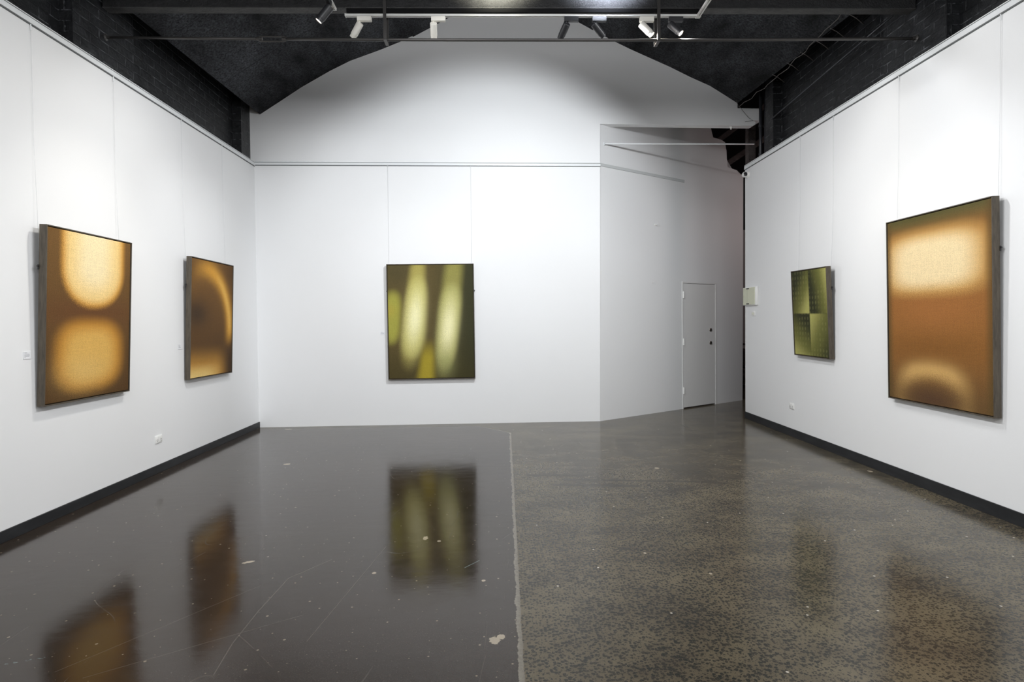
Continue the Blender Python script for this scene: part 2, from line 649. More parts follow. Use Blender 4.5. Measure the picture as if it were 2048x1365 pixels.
# back wall with the tall opening cut out at its right (outline in wall coordinates: distance along, height)
cb = math.cos(BANG)
LX = lambda X: (X + 3.385) / cb
back_pts = [(LX(-3.60), 0), (LX(1.469), 0), (LX(1.497), 4.294), (LX(3.74), 4.283), (LX(3.775), 4.300), (LX(3.79), 4.325),
            (LX(3.775), 4.345), (LX(3.72), 4.358), (LX(3.874), 4.362), (LX(3.878), 4.400), (LX(3.874), 4.536), (LX(3.517), 4.535), (LX(3.517), 6.4), (LX(-3.60), 6.4)]
struct('wall_back', MB(MB_BACK).prism(back_pts, 0.0, 0.125), WHITE,
       'white end wall rising into an arched gable, one green painting on it', 'wall')

# angled wall behind the opening, ragged broken top at its right, doorway notch
DS0, DS1, DH = 1.886, 2.742, 2.062
ang_pts = [(0, 0), (DS0, 0), (DS0, DH), (DS1, DH), (DS1, 0), (3.54, 0), (3.56, 2.0), (3.575, 4.035), (3.50, 4.045), (3.41, 4.062), (3.38, 4.10),
           (3.25, 4.105), (3.108, 4.118), (3.10, 4.20), (3.085, 4.26), (3.075, 4.40), (3.06, 4.43), (3.035, 4.535), (2.92, 4.56), (2.70, 4.562), (2.665, 4.60),
           (2.64, 4.70), (2.54, 4.73), (2.40, 5.0), (0.0, 5.0)]
struct('wall_recess', MB(MB_ANG).prism(ang_pts, 0.0, 0.10), WHITE,
       'grey white angled wall behind the tall opening, ragged top edge, holding the flush door', 'wall')
struct('wall_corridor', MB().box((3.2, 13.0, 0), (8.0, 13.2, 3.42)), GREYWHITE,
       'pale corridor end wall glimpsed through the narrow gap', 'wall')
mb = MB()
mb.box((3.0, 13.0, 3.42), (8.0, 13.2, 6.5))
mb.box((7.9, 8.3, 0), (8.1, 13.0, 6.5))
mb.box((3.82, 8.3, 0), (8.0, 8.42, 3.6))
mb.box((0.5, 10.9, 0), (3.2, 11.0, 6.5))
struct('wall_void', mb, VOIDM, 'black unlit walls of the space behind the opening', 'wall')

# black painted brick above the white side walls, with pilasters
mb = MB()
mb.box((-3.80, -6.0, 3.3), (-3.55, 8.9, 6.5))
mb.box((-3.552, 4.979, 3.3), (-3.436, 5.795, 6.2))
mb.box((-3.552, 8.166, 3.3), (-3.436, 8.452, 6.2))
struct('wall_left_upper', mb, BRICK, 'black painted brickwork with pilasters above the white left wall', 'wall')
mb = MB()
mb.box((3.82, -6.0, 3.3), (4.05, 8.30, 6.5))
mb.box((3.70, 4.841, 3.3), (3.822, 5.639, 6.2))
mb.box((3.70, 7.915, 3.3), (3.822, 8.15, 6.2))
struct('wall_right_upper', mb, BRICK, 'black painted brickwork with pilasters above the white right wall', 'wall')

# baseboards
struct('baseboard_left', MB().box((XL, -6.0, 0.0), (XL + 0.014, 8.452, 0.080), bevel=0.002), BASEB,
       'black baseboard along the left wall', 'baseboard')
struct('baseboard_right', MB().box((XR - 0.012, -6.0, 0.0), (XR, 8.695, 0.098), bevel=0.002), BASEB,
       'black baseboard along the right wall', 'baseboard')


# picture rails (aluminium hanging track painted white): face, groove and upper lip
def rail(name, base, L, z0, label, h=0.05):
    o = MB(base).box((0, -0.014, z0 + 0.006), (L, 0.0, z0 + h), bevel=0.0015).build(name, TRIM)
    tag(o, label, 'picture rail', kind='structure')
    MB(base).box((0, -0.010, z0 - 0.003), (L, 0.0, z0 + 0.006)).build('rail_shadow_strip', SLOT, o)  # dark strip painted for the shadow line under the rail
    MB(base).box((0, -0.007, z0 + h), (L, 0.0, z0 + h + 0.007)).build('lip_groove', SLOT, o)
    MB(base).box((0, -0.012, z0 + h + 0.007), (L, 0.0, z0 + h + 0.014)).build('rail_lip', TRIM, o)
    return o


rail('trim_1', T((XL, -6.0, 0)) @ RZ(PI / 2), 14.45, 3.668, 'white picture rail topping the left wall', 0.046)
rail('trim_2', MB_BACK @ T((0.014, 0, 0)), LX(1.485), 3.682, 'white picture rail across the back wall', 0.040)
rail('trim_3', T((XR, 8.70, 0)) @ RZ(-PI / 2), 14.7, 3.652, 'white picture rail topping the right wall', 0.050)
struct('trim_4', MB(MB_ANG).box((0.03, -0.013, 3.695), (1.92, 0, 3.738), bevel=0.003), Mat('greyed_rail_paint', (0.58, 0.60, 0.60), 0.5).m, 'painted picture rail stopping halfway along the angled wall', 'picture rail')

# ------------------------------------------------------------------ door in the angled wall
door = thing('door_1', 'narrow flush white door with two round locks in the angled wall', 'door', A0, (0, 0, AANG), kind='structure')
MB().box((DS0 + 0.007, -0.002, 0.020), (DS1 - 0.007, 0.038, DH - 0.007), bevel=0.0015).build('door_leaf', DOORP, door)
mb = MB()
mb.box((DS0 - 0.028, -0.006, 0.0), (DS0 + 0.001, 0.02, DH + 0.028), bevel=0.001)
mb.box((DS1 - 0.001, -0.006, 0.0), (DS1 + 0.030, 0.02, DH + 0.028), bevel=0.001)
mb.box((DS0 + 0.001, -0.006, DH - 0.001), (DS1 - 0.001, 0.02, DH + 0.028), bevel=0.001)
mb.build('door_frame', DOORP, door)
for z in (0.30, 1.10, 1.87):
    mb = MB()
    for k in range(3):
        mb.tube([(DS0 + 0.004, -0.012, z - 0.055 + k * 0.037), (DS0 + 0.004, -0.012, z - 0.020 + k * 0.037)], 0.009)
    mb.box((DS0 - 0.012, -0.010, z - 0.055), (DS0 + 0.020, -0.004, z + 0.055))
    mb.build('hinge', PLASTIC, door, smooth=True, auto=30)
for z in (1.065, 1.286):
    h = MB().lathe([(0, 0.016), (0.020, 0.016), (0.029, 0.010), (0.031, 0.0), (0, 0.0)], 24,
                   T((DS1 - 0.135, -0.002, z)) @ RX(PI / 2)).build('lock', CHROME, door, smooth=True, auto=40)
    MB().box((DS1 - 0.139, -0.022, z - 0.010), (DS1 - 0.131, -0.016, z + 0.010), bevel=0.001).build('keyhole', BLACKPL, h)

# ------------------------------------------------------------------ arched ceiling
ARCH = [(-3.294, 4.391), (-3.017, 4.574), (-2.711, 4.778), (-2.321, 5.005), (-2.041, 5.148), (-1.622, 5.305), (-1.341, 5.422), (-1.16, 5.510),
        (-1.16, 5.492), (-1.129, 5.508), (-0.875, 5.645), (-0.634, 5.778), (-0.3, 5.94), (0.05, 6.02), (0.22, 6.03), (0.4, 6.02), (0.75, 5.94),
        (1.074, 5.796), (1.361, 5.645), (1.40, 5.622), (1.40, 5.640), (1.65, 5.497), (1.939, 5.362), (2.23, 5.237), (2.522, 5.112), (2.816, 4.972), (3.11, 4.846), (3.332, 4.712), (3.517, 4.600)]


def vault(name, y0, y1fun, label):
    mb = MB()
    bm = mb.bm
    secs = []
    for k in range(2):
        low, high = [], []
        for (X, Z) in ARCH:
            Y = y0 if k == 0 else y1fun(X)
            t = (X + 3.294) / 6.81
            dz = -(8.46 - Y) * (0.028 + 0.020 * t) if Y > 4 else -(8.46 - 5.3) * (0.028 + 0.020 * t)
            low.append(bm.verts.new((X, Y, Z + dz)))
            high.append(bm.verts.new((X, Y, Z + dz + 0.04)))
        secs.append((low, high))
    n = len(ARCH)
    (l0, h0), (l1, h1) = secs
    for i in range(n - 1):
        bm.faces.new((l0[i], l0[i + 1], l1[i + 1], l1[i]))
        bm.faces.new((h0[i], h1[i], h1[i + 1], h0[i + 1]))
        for l, h in secs:
            bm.faces.new((l[i], h[i], h[i + 1], l[i + 1]))
    for i in (0, n - 1):
        bm.faces.new((l0[i], l1[i], h1[i], h0[i]))
    o = mb.build(name, BLANKET)
    return tag(o, label, 'ceiling', kind='structure')


vault('ceiling', 5.46, lambda X: wallY(X) + 0.004, 'black fibrous arched ceiling between the beam and the back wall')
vault('ceiling_front', -6.0, lambda X: 5.16, 'black arched ceiling nearer the viewer')
mb = MB()
mb.box((-4.1, -6.2, 6.5), (8.2, 13.3, 6.6))
struct('ceiling_outer', mb, VOIDM, 'black roof above the arched lining', 'ceiling')

# ------------------------------------------------------------------ cross beam, batten, straps, tie rod
def bY(X): return 5.39 - 0.0205 * (X + 3.43)
def bZ(X): return 4.25 - 0.0094 * (X + 3.43)


def bM(X):
    """frame on the beam's underside at X: x along the beam, y away, z up"""
    return T((X, bY(X), bZ(X))) @ RZ(math.atan(-0.0205)) @ RY(math.atan(0.0094))


MID = bM(0.135)
beam = MB(MID).box((-3.564, -0.05, 0.0), (3.562, 0.05, 0.42), bevel=0.006).build('cross_beam', BEAMM)
MB(MID).box((-3.564, -0.049, -0.002), (3.562, 0.049, 0.010)).build('lightened_soffit', SOFFITM, beam)  # added plate, coloured paler for the lit underside of the beam
tag(beam, 'long rough black beam spanning the room at the top edge', 'beam')
bat = MB(MID).box((-1.435, -0.043, -0.034), (1.66, 0.043, 0.0), bevel=0.002).build('mounting_batten', BATTENM)
tag(bat, 'matt black batten under the beam that carries the white light track', 'batten')
rl, rr = Vector((-3.445, 5.391, 4.004)), Vector((3.705, 5.190, 3.911))


def rp(t):
    p = rl.lerp(rr, t)
    p.z += 0.010 - 0.055 * 4 * t * (1 - t) * 0.35
    return p


def rod_z(X):
    return rp((X - rl.x) / (rr.x - rl.x)).z


for X, lab in ((-0.963, 'black flat strap looped round the beam by the white down-facing spotlights'),
               (1.435, 'black flat strap looped round the beam beside the lit spotlight')):
    t = thing('hanger_strap', lab, 'strap', (X, bY(X), rod_z(X)), group='straps holding the tie rod')
    MB().box((-0.014, -0.062, -0.013), (0.014, -0.052, 0.72), bevel=0.001).build('front_strap', RODM, t)
    MB().box((-0.014, -0.062, -0.0175), (0.014, 0.062, -0.0135), bevel=0.001).build('stirrup', RODM, t)
    MB().box((-0.014, 0.052, -0.013), (0.014, 0.062, 0.72), bevel=0.001).build('back_strap', RODM, t)

rod = thing('tie_rod', 'long thin black iron tie rod crossing the room below the spotlights', 'tie rod', (0, 0, 0))


ta, tb = 0.190, 0.224
MB().tube([rp(0), rp(0.1), rp(ta)], 0.011, 12).build('rod', RODM, rod, smooth=True)
MB().tube([rp(tb)] + [rp(tb + (1 - tb) * k / 14) for k in range(1, 15)], 0.013, 12).build('rod', RODM, rod, smooth=True)
p0, p1 = rp(ta), rp(tb)
ax = (p1 - p0).normalized()
loop = []
for sgn in (1, -1):
    off = Vector((0, 0, 0.021 * sgn))
    loop.append([p0 - ax * 0.02, p0 + ax * 0.02 + off, p1 - ax * 0.02 + off, p1 + ax * 0.02])
mb = MB()
for l in loop:
    mb.tube(l, 0.007, 8)
mb.tube([p0 - ax * 0.02, p0 + ax * 0.035], 0.013, 10)
mb.tube([p1 + ax * 0.02, p1 - ax * 0.035], 0.013, 10)
mb.build('turnbuckle', RODM, rod, smooth=True, auto=50)
for p, s in ((rl, 1), (rr, -1)):
    MB().lathe([(0, 0.0), (0.030, 0.0), (0.030, 0.012), (0.016, 0.02), (0.016, 0.045), (0, 0.045)], 16,
               T(rp(0 if s == 1 else 1)) @ RY(PI / 2 * s)).build('anchor_nut', RODM, rod, smooth=True, auto=40)

# ------------------------------------------------------------------ light track
tr = thing('light_track', 'white lighting track under the beam, turning towards the viewer at its right end', 'light track', (0, 0, 0))


def track_bar(mat, L, name, parent, extra=0.0):
    mb = MB(mat)
    mb.box((0, -0.017, -0.018), (L, -0.005, 0.0))
    mb.box((0, 0.005, -0.018), (L, 0.017, 0.0))
    mb.box((0, -0.005, -0.006), (L, 0.005, 0.0))
    return mb.build(name, TRACKM, parent)


tx0, tx1 = -1.315, 1.80
a = bM(tx0) @ T((0, 0, -0.034))
track_bar(a, tx1 - tx0, 'track_bar', tr)
MB(bM(tx1) @ T((0, 0, -0.034))).box((-0.022, -0.019, -0.020), (0.020, 0.019, 0.0)).build('corner_joiner', TRACKM, tr)
b = T((1.80, bY(1.8) - 0.015, bZ(1.8) - 0.034)) @ RZ(-PI / 2)
track_bar(b, 4.4, 'track_bar', tr)
MB(a).box((-0.006, -0.019, -0.020), (0.002, 0.019, 0.002)).build('end_cap', TRACKM, tr)
# brackets carrying the arm that leaves the beam
tr2 = thing('light_track', 'short end of a second white light track pointing at the viewer, left of the spotlights', 'light track', (0, 0, 0))
track_bar(T((-1.395, bY(-1.4) - 0.07, bZ(-1.4) - 0.016)) @ RZ(-PI / 2), 4.3, 'track_bar', tr2)
MB().box((-1.412, bY(-1.4) - 0.074, bZ(-1.4) - 0.036), (-1.378, bY(-1.4) - 0.068, bZ(-1.4) - 0.014)).build('end_cap', TRACKM, tr2)


# ------------------------------------------------------------------ spotlights
def lens_mat(name, col, e):
    m = Mat(name, (0.8, 0.8, 0.8), 0.3)
    m.b.inputs['Emission Color'].default_value = (*col, 1)
    m.b.inputs['Emission Strength'].default_value = e
    return m.m


LENS = lens_mat('lit_lens', (1.0, 0.86, 0.72), 14.0)


def spotlight(pivot, target, mat, adapter_dir, label, flood, core, col, scale=1.0, flood_to=None, name='track_spotlight'):
    """pivot: head's joint; adapter_dir: matrix of the track there (x along the track)"""
    pv = Vector(pivot)
    t = thing(name, label, 'spotlight', pv, group='spotlights on the ceiling track')
    R = adapter_dir
    MB(R).box((-0.020, -0.018, 0.004), (0.105, 0.018, 0.044), bevel=0.002).build('adapter', mat, t)
    MB(R).tube([(0, 0, 0.008), (0, 0, -0.010)], 0.0075, 10).build('swivel', mat, t, smooth=True, auto=40)
    d = (Vector(target) - pv).normalized()
    H = d.to_track_quat('-Z', 'Y').to_matrix().to_4x4()
    r = 0.031 * scale
    L = 0.142 * scale
    # head hangs beside the swivel, its rear rim at the joint
    side = (H @ Vector((1, 0, 0)))
    sgn = 1.0
    off = T((0, 0, 0)) @ T(Vector((0, 0, -0.022)))
    Hm = off @ H @ T((0, 0, 0.012))
    body = MB(Hm).lathe([(0, 0.0), (r * 0.93, 0.0), (r, -0.003), (r, -L * 0.80), (r * 0.96, -L * 0.80), (r * 0.96, -L * 0.815), (0, -L * 0.815)], 32).build('lamp_body', mat, t, smooth=True, auto=35)
    MB(Hm).lathe([(r * 0.90, -L * 0.80), (r * 0.90, -L), (r * 0.82, -L), (r * 0.82, -L * 0.97), (r * 0.78, -L * 0.83)], 32).build('lamp_nose', mat, t, smooth=True, auto=35)
    MB(Hm).lathe([(0, -L * 0.955), (r * 0.80, -L * 0.955), (r * 0.80, -L * 0.965), (0, -L * 0.968)], 28).build('lens', LENS, t)
    tip = pv + (Hm @ Vector((0, 0, -L - 0.02)))
    for k, (P, ang, bl) in enumerate((flood, core)):
        if P > 0:
            spot('spotlight_beam', tip, Vector(flood_to) if (flood_to and k == 0) else tip + d, P, ang, bl, col, 0.022)
    return t


def onbeam(X, dz=-0.098):
    return (X, bY(X), bZ(X) + dz)


AD = RZ(math.atan(-0.0205)) @ RY(math.atan(0.0094))
CO = (150, 56, 1.0)
spotlight(onbeam(-1.195), (-3.385, 7.0, 1.65), SPOTW, AD, 'white cylinder spotlight tilted left, first on the beam track', (110, 136, 0.9), (120, 56, 1.0), NEUT)
spotlight(onbeam(-0.542), (-0.80, 8.5, 1.55), SPOTW, AD, 'white cylinder spotlight facing away towards the back wall, second on the beam track', (90, 118, 0.4), (40, 60, 1.0), COOL)
spotlight(onbeam(0.633), (-0.95, 8.5, 1.45), SPOTB, AD, 'black cylinder spotlight tilted left, near the middle of the track', (440, 95, 0.42), (50, 60, 1.0), COOL, flood_to=(0.05, 8.5, 2.6))
spotlight(onbeam(0.880), (3.65, 6.7, 1.60), SPOTB, AD, 'black cylinder spotlight tilted right, second from the middle of the track', (170, 146, 0.9), (60, 56, 1.0), NEUT)
spotlight(onbeam(1.300), (3.65, 4.85, 1.45), SPOTW, AD, 'bright white spotlight tilted right beside the strap', (70, 110, 0.8), (150, 60, 1.0), WARM)
spotlight(onbeam(1.557), (3.65, 4.15, 1.55), SPOTG, AD, 'graphite spotlight with glowing lens at the right end of the track', (70, 110, 0.8), (90, 60, 1.0), NEUT)
spotlight((-1.395, bY(-1.4) - 0.24, bZ(-1.4) - 0.078), (-3.385, 4.92, 1.55), SPOTB, RZ(-PI / 2), 'black spotlight cut by the top edge, hung on the left track', (60, 110, 0.8), (130, 58, 1.0), WARM, scale=1.12)


# ------------------------------------------------------------------ paintings
def canvas_base(name, W, H):
    m = Mat(name, (0.2, 0.15, 0.08), 0.75, spec=0.25)
    x, y, z = m.xyz()
    u = x / W + 0.5
    v = z / H
    m.warp = m.noise(2.2, 2)
    m.weave = m.noise(150, 2, 0.7, vec=m.mapped((0.8, 1, 1.6)))
    m.slub = m.noise(110, 2, 0.6, vec=m.mapped((0.10, 1, 2.2)))
    m.slub2 = m.noise(110, 2, 0.6, vec=m.mapped((2.2, 1, 0.10)))
    j = (m.weave - 0.5) * 0.05
    return m, u + j, v + j


def canvas_finish(m, col):
    g = (m.weave - 0.5) * 0.95 + (m.slub - 0.5) * 0.22 + (m.slub2 - 0.5) * 0.22 + 0.90
    m.color(m.scale_col(col, g))
    m.bump(m.weave + m.slub * 0.5 + m.slub2 * 0.5, 0.25, 0.003)
    return m.m


def sup(u, v, a, b, ru, rv, p=2.0):
    e = ((u - a).abs() / ru) ** p + ((v - b).abs() / rv) ** p
    return e ** (1.0 / p)


def gauss(u, v, a, b, su, sv, slant=0.0):
    p = (u - a - (v - b) * slant) / su
    q = (v - b) / sv
    return ((p * p + q * q) * -1.0)._m('EXPONENT')


def art_two_suns(W, H):
    m, u, v = canvas_base('canvas_two_glowing_ovals', W, H)
    edge = (u - 0.5).abs()
    col = m.mix(v, lin((86, 60, 30)), lin((116, 84, 42)))
    col = m.mix(gauss(u, v, 0.5, 0.52, 0.6, 0.09), col, lin((104, 68, 36)))
    vv = (v - 0.80).min(0.0) + 0.80          # straight above, rounded below
    e = sup(u, vv, 0.525, 0.80, 0.350, 0.233, 2.2)
    col = m.mix(e.step(1.16, 0.93), col, lin((216, 158, 70)))
    col = m.mix(e.step(1.05, 0.78), col, lin((246, 212, 142)))
    col = m.mix(e.step(0.85, 0.2) * 0.9, col, lin((255, 236, 190)))
    e2 = sup(u, v, 0.495, 0.268, 0.380, 0.206, 2.9)
    col = m.mix(e2.step(1.24, 0.76), col, lin((196, 138, 52)))
    col = m.mix(e2.step(1.0, 0.45), col, lin((222, 176, 92)))
    col = m.mix(gauss(u, v, 0.42, 0.17, 0.25, 0.10) * 0.6, col, lin((228, 190, 116)))
    return canvas_finish(m, col)


def art_halo(W, H):
    m, u, v = canvas_base('canvas_amber_arc', W, H)
    col = m.mix(v.step(0.05, 0.75), lin((84, 58, 28)), lin((112, 79, 38)))
    col = m.mix(gauss(u, v, 0.12, 0.54, 0.30, 0.13) * 0.9, col, lin((62, 46, 30)))
    col = m.mix(gauss(u, v, 1.0, 0.08, 0.30, 0.18) * 0.8, col, lin((66, 46, 24)))
    col = m.mix(gauss(u, v, 1.0, 0.93, 0.22, 0.14) * 0.7, col, lin((84, 58, 28)))
    e = sup(u, v, 0.30, 0.40, 0.62, 0.52, 2.0)
    ring = ((e - 1.0) / 0.145)
    ring = ((ring * ring) * -1.0)._m('EXPONENT') * v.step(0.22, 0.42)
    col = m.mix(ring * u.step(-0.05, 0.5), col, lin((214, 156, 60)))
    core = ((e - 1.0) / 0.07)
    core = ((core * core) * -1.0)._m('EXPONENT') * v.step(0.30, 0.5) * u.step(0.45, 0.8)
    col = m.mix(core * 0.8, col, lin((232, 184, 92)))
    bot = v.step(0.30, 0.02) * u.step(0.95, 0.55)
    col = m.mix(bot, col, lin((204, 150, 66)))
    col = m.mix(v.step(0.14, 0.0) * u.step(0.8, 0.3), col, lin((236, 204, 128)))
    return canvas_finish(m, col)


def art_flames(W, H):
    m, u, v = canvas_base('canvas_green_streaks', W, H)
    col = m.mix(u.step(0.35, 1.0), lin((96, 82, 46)), lin((58, 58, 34)))
    col = m.mix(v.step(0.45, 0.0) * 0.6, col, lin((62, 56, 26)))
    col = m.mix(gauss(u, v, 0.12, 0.95, 0.22, 0.16) * 0.5, col, lin((70, 66, 42)))
    yel = lin((170, 156, 70))

    def streak(col, a, b, ru, rv, sl, c1, c2, taper=0.0, soft=0.3):
        uu = u - (v - b) * sl
        rr = (v - b) * taper + 1.0
        p = (uu - a) / (rr * ru)
        q = (v - b) / rv
        e = ((p * p) + (q * q) * (q * q)) ** 0.5
        col = m.mix(e.step(1.0 + soft * 1.5, 1.0 - soft * 2.0), col, c1)
        if c2 is not None:
            col = m.mix(gauss(uu, v, a, b - 0.01, ru * 0.72, rv * 0.62), col, c2)
        return col
    cream = lin((255, 250, 196))
    col = streak(col, 0.318, 0.66, 0.105, 0.52, 0.13, lin((172, 160, 84)), None, -0.45)
    col = streak(col, 0.318, 0.54, 0.120, 0.33, 0.13, lin((204, 196, 112)), cream, -0.25)
    col = streak(col, 0.715, 0.62, 0.110, 0.55, 0.16, lin((150, 144, 76)), None, 0.0)
    col = streak(col, 0.700, 0.46, 0.115, 0.34, 0.14, lin((190, 186, 112)), lin((252, 246, 192)), 0.15)
    col = m.mix(gauss(u, v, 0.665, 0.14, 0.10, 0.12) * 0.55, col, lin((150, 152, 96)))
    col = streak(col, 0.055, 0.54, 0.098, 0.225, 0.06, lin((166, 162, 72)), None, 0.2, 0.28)
    col = m.mix(gauss(u, v, 0.0, 0.60, 0.10, 0.06) * 0.7, col, lin((182, 164, 68)))
    w4 = (v * -0.10 + 0.095)
    e = (u - (v * 0.12 + 0.430)).abs() / w4.max(0.03)
    col = m.mix(e.step(1.6, 0.3) * v.step(0.38, 0.16), col, lin((170, 152, 48)))
    return canvas_finish(m, col)


def art_quarters(W, H):
    m, u, v = canvas_base('canvas_four_green_quarters', W, H)
    us, vs = 0.50, 0.495
    dark, mid, lite = lin((46, 48, 24)), lin((108, 108, 52)), lin((184, 180, 104))
    L = u.lt(us)
    Tp = v.gt(vs)
    fu = L * (u / us) + (L * -1.0 + 1.0) * ((u - us) / (1 - us))
    fv = Tp * ((v - vs) / (1 - vs)) + (Tp * -1.0 + 1.0) * (v / vs)
    tl = (fu * 0.75 + (fv * -1.0 + 1.0) * 0.75 - 0.35)
    tr_ = (fu * 0.95 + (fv - 0.5) * 0.35 - 0.10)
    bl = ((fv * -1.0 + 1.0) * 0.85 - fu * 0.40 + 0.20)
    br = ((fu * -1.0 + 1.0) * 0.55 + fv * 0.45 + 0.02)
    nl = (L * -1.0 + 1.0)
    nb = (Tp * -1.0 + 1.0)
    k = (L * Tp * tl + nl * Tp * tr_ + L * nb * bl + nl * nb * br).clamp()
    col = m.mix(k.step(0.0, 0.6), dark, mid)
    col = m.mix(k.step(0.5, 1.05), col, lite)
    # woven rows of small pale ovals
    gu = ((u * 12.5)._m('FRACT') - 0.5)
    gv = ((v * 17.0)._m('FRACT') - 0.5)
    e = ((gu / 0.26) ** 2.0 + (gv / 0.36) ** 2.0)
    dots = e.step(1.2, 0.5) * m.noise(9, 2).step(0.35, 0.6)
    col = m.mix(dots * 0.24, col, lin((158, 156, 98)))
    line = (u - us).abs().step(0.006, 0.002).max((v - vs).abs().step(0.005, 0.002))
    col = m.mix(line * 0.5, col, lin((70, 66, 30)))
    return canvas_finish(m, col)


def art_dusk(W, H):
    m, u, v = canvas_base('canvas_orange_haze', W, H)
    col = m.mix(v.step(0.0, 0.35), lin((108, 80, 44)), lin((144, 96, 44)))
    col = m.mix(gauss(u, v, 0.5, 0.50, 0.55, 0.13), col, lin((160, 104, 52)))
    col = m.mix(gauss(u, v, 0.5, 0.31, 0.5, 0.07) * 0.6, col, lin((128, 84, 34)))
    col = m.mix(v.step(0.86, 1.0), col, lin((88, 82, 44)))
    e = sup(u, v, 0.47, 0.745, 0.50, 0.165, 3.6)
    col = m.mix(e.step(1.25, 0.75), col, lin((208, 162, 92)))
    col = m.mix(e.step(1.0, 0.50), col, lin((244, 220, 172)))
    col = m.mix(v.step(0.93, 0.99) * gauss(u, v, 0.3, 1.0, 0.4, 0.2) * 0.6, col, lin((82, 76, 36)))
    # lower crescent
    c = sup(u, v, 0.46, 0.03, 0.40, 0.155, 2.0)
    ring = (c - 1.0) / 0.30
    ring = ((ring * ring) * -1.0)._m('EXPONENT') * (u - 0.46).abs().step(0.44, 0.16)
    col = m.mix(ring * 0.95, col, lin((208, 166, 100)))
    col = m.mix(gauss(u, v, 0.46, 0.03, 0.26, 0.075) * 0.9, col, lin((86, 60, 40)))
    # darker olive margins
    mg = (u - 0.5).abs().step(0.415, 0.485)
    col = m.mix(mg * 0.75, col, lin((92, 72, 36)))
    return canvas_finish(m, col)


def painting(label, loc, zrot, tilt, yrot, W, H, art, depth=0.055):
    t = thing('framed_painting', label, 'painting', loc, (tilt, yrot, zrot), 'framed paintings hung on wires')
    y0, y1 = -0.010 - depth, -0.010
    fw_ = 0.008
    mb = MB()
    mb.box((-W / 2, y0, 0), (-W / 2 + fw_, y1, H), bevel=0.0012)
    mb.box((W / 2 - fw_, y0, 0), (W / 2, y1, H), bevel=0.0012)
    mb.box((-W / 2 + fw_, y0, 0), (W / 2 - fw_, y1, fw_), bevel=0.0012)
    mb.box((-W / 2 + fw_, y0, H - fw_), (W / 2 - fw_, y1, H), bevel=0.0012)
    mb.box((-W / 2 + fw_, y1 - 0.012, fw_), (W / 2 - fw_, y1, H - fw_))
    mb.build('frame', FRAMEM, t)
    g = 0.006
    c = MB().box((-W / 2 + fw_ + g, y0 + 0.006, fw_ + g), (W / 2 - fw_ - g, y1 - 0.014, H - fw_ - g), bevel=0.003).build('canvas', art(W, H), t)
    for s in (-1, 1):
        mb = MB()
        x = s * (W / 2 + 0.001)
        zz = H * 0.765
        mb.box((x - 0.004, y1 - 0.004, zz - 0.018), (x + 0.004, y1 + 0.006, zz + 0.018), bevel=0.001)
        mb.lathe([(0, 0), (0.006, 0), (0.006, 0.012), (0, 0.012)], 12, T((x, y1 + 0.001, zz + 0.006)) @ RY(PI / 2 * s))
        mb.build('hook', BLACKPL, t)
    return t


painting('amber painting of two glowing ovals, leftmost on the left wall', (XL, 4.921, 0.879), PI / 2, 0.036, 0.005, 1.009, 1.334, art_two_suns)
painting('dark brown painting with a golden arc, nearer the back corner of the left wall', (XL, 6.984, 0.866), PI / 2, 0.029, 0.009, 1.019, 1.335, art_halo)
cx = (-0.945 + 3.385) / cb
cpos = MB_BACK @ Vector((cx, 0, 0.656))
painting('olive painting with tall pale yellow streaks alone on the back wall', cpos, BANG, 0.008, -0.004, 1.228, 1.632, art_flames)
painting('green painting split in four quarters, the smaller one on the right wall', (XR, 6.733, 1.028), -PI / 2, 0.049, 0.009, 0.770, 1.010, art_quarters)
painting('large orange and cream haze painting on the right wall', (XR, 4.795, 0.735), -PI / 2, 0.017, -0.001, 1.172, 1.608, art_dusk)


# ------------------------------------------------------------------ hanging wires
def wire(base, x, ztop, zbot, slack, label):
    t = thing('hanging_wire', label, 'wire', base @ Vector((x, 0, zbot)), base.to_euler(), 'picture hanging wires')
    h = ztop - zbot
    MB().tube([(0, -0.008, h), (0, -0.010, h * 0.5), (0, -slack, 0)], 0.0012, 6).build('cord', WIREM, t, smooth=True)
    MB().tube([(0, -0.010, h), (0, -0.010, h - 0.045)], 0.004, 8).build('rail_clip', TRIM, t, smooth=True, auto=40)
    return t


BL = T((XL, 0, 0)) @ RZ(PI / 2)
BR = T((XR, 0, 0)) @ RZ(-PI / 2)
for x, lab in ((4.455, 'left hanging wire above the two ovals painting'), (5.385, 'right hanging wire above the two ovals painting')):
    wire(BL, x, 3.668, 1.95, 0.030, lab)
for x, lab in ((6.515, 'left hanging wire above the golden arc painting'), (7.455, 'right hanging wire above the golden arc painting')):
    wire(BL, x, 3.668, 1.95, 0.028, lab)
for X, lab in ((-1.535, 'left hanging wire above the olive streaks painting'), (-0.365, 'right hanging wire above the olive streaks painting')):
    wire(MB_BACK, LX(X), 3.682, 2.00, 0.010, lab)
for y, lab in ((7.09, 'left hanging wire above the four quarters painting'), (6.385, 'right hanging wire above the four quarters painting')):
    wire(BR, -y, 3.652, 1.85, 0.030, lab)
for y, lab in ((5.335, 'left hanging wire above the orange haze painting'), (4.245, 'right hanging wire above the orange haze painting')):
    wire(BR, -y, 3.652, 2.05, 0.022, lab)


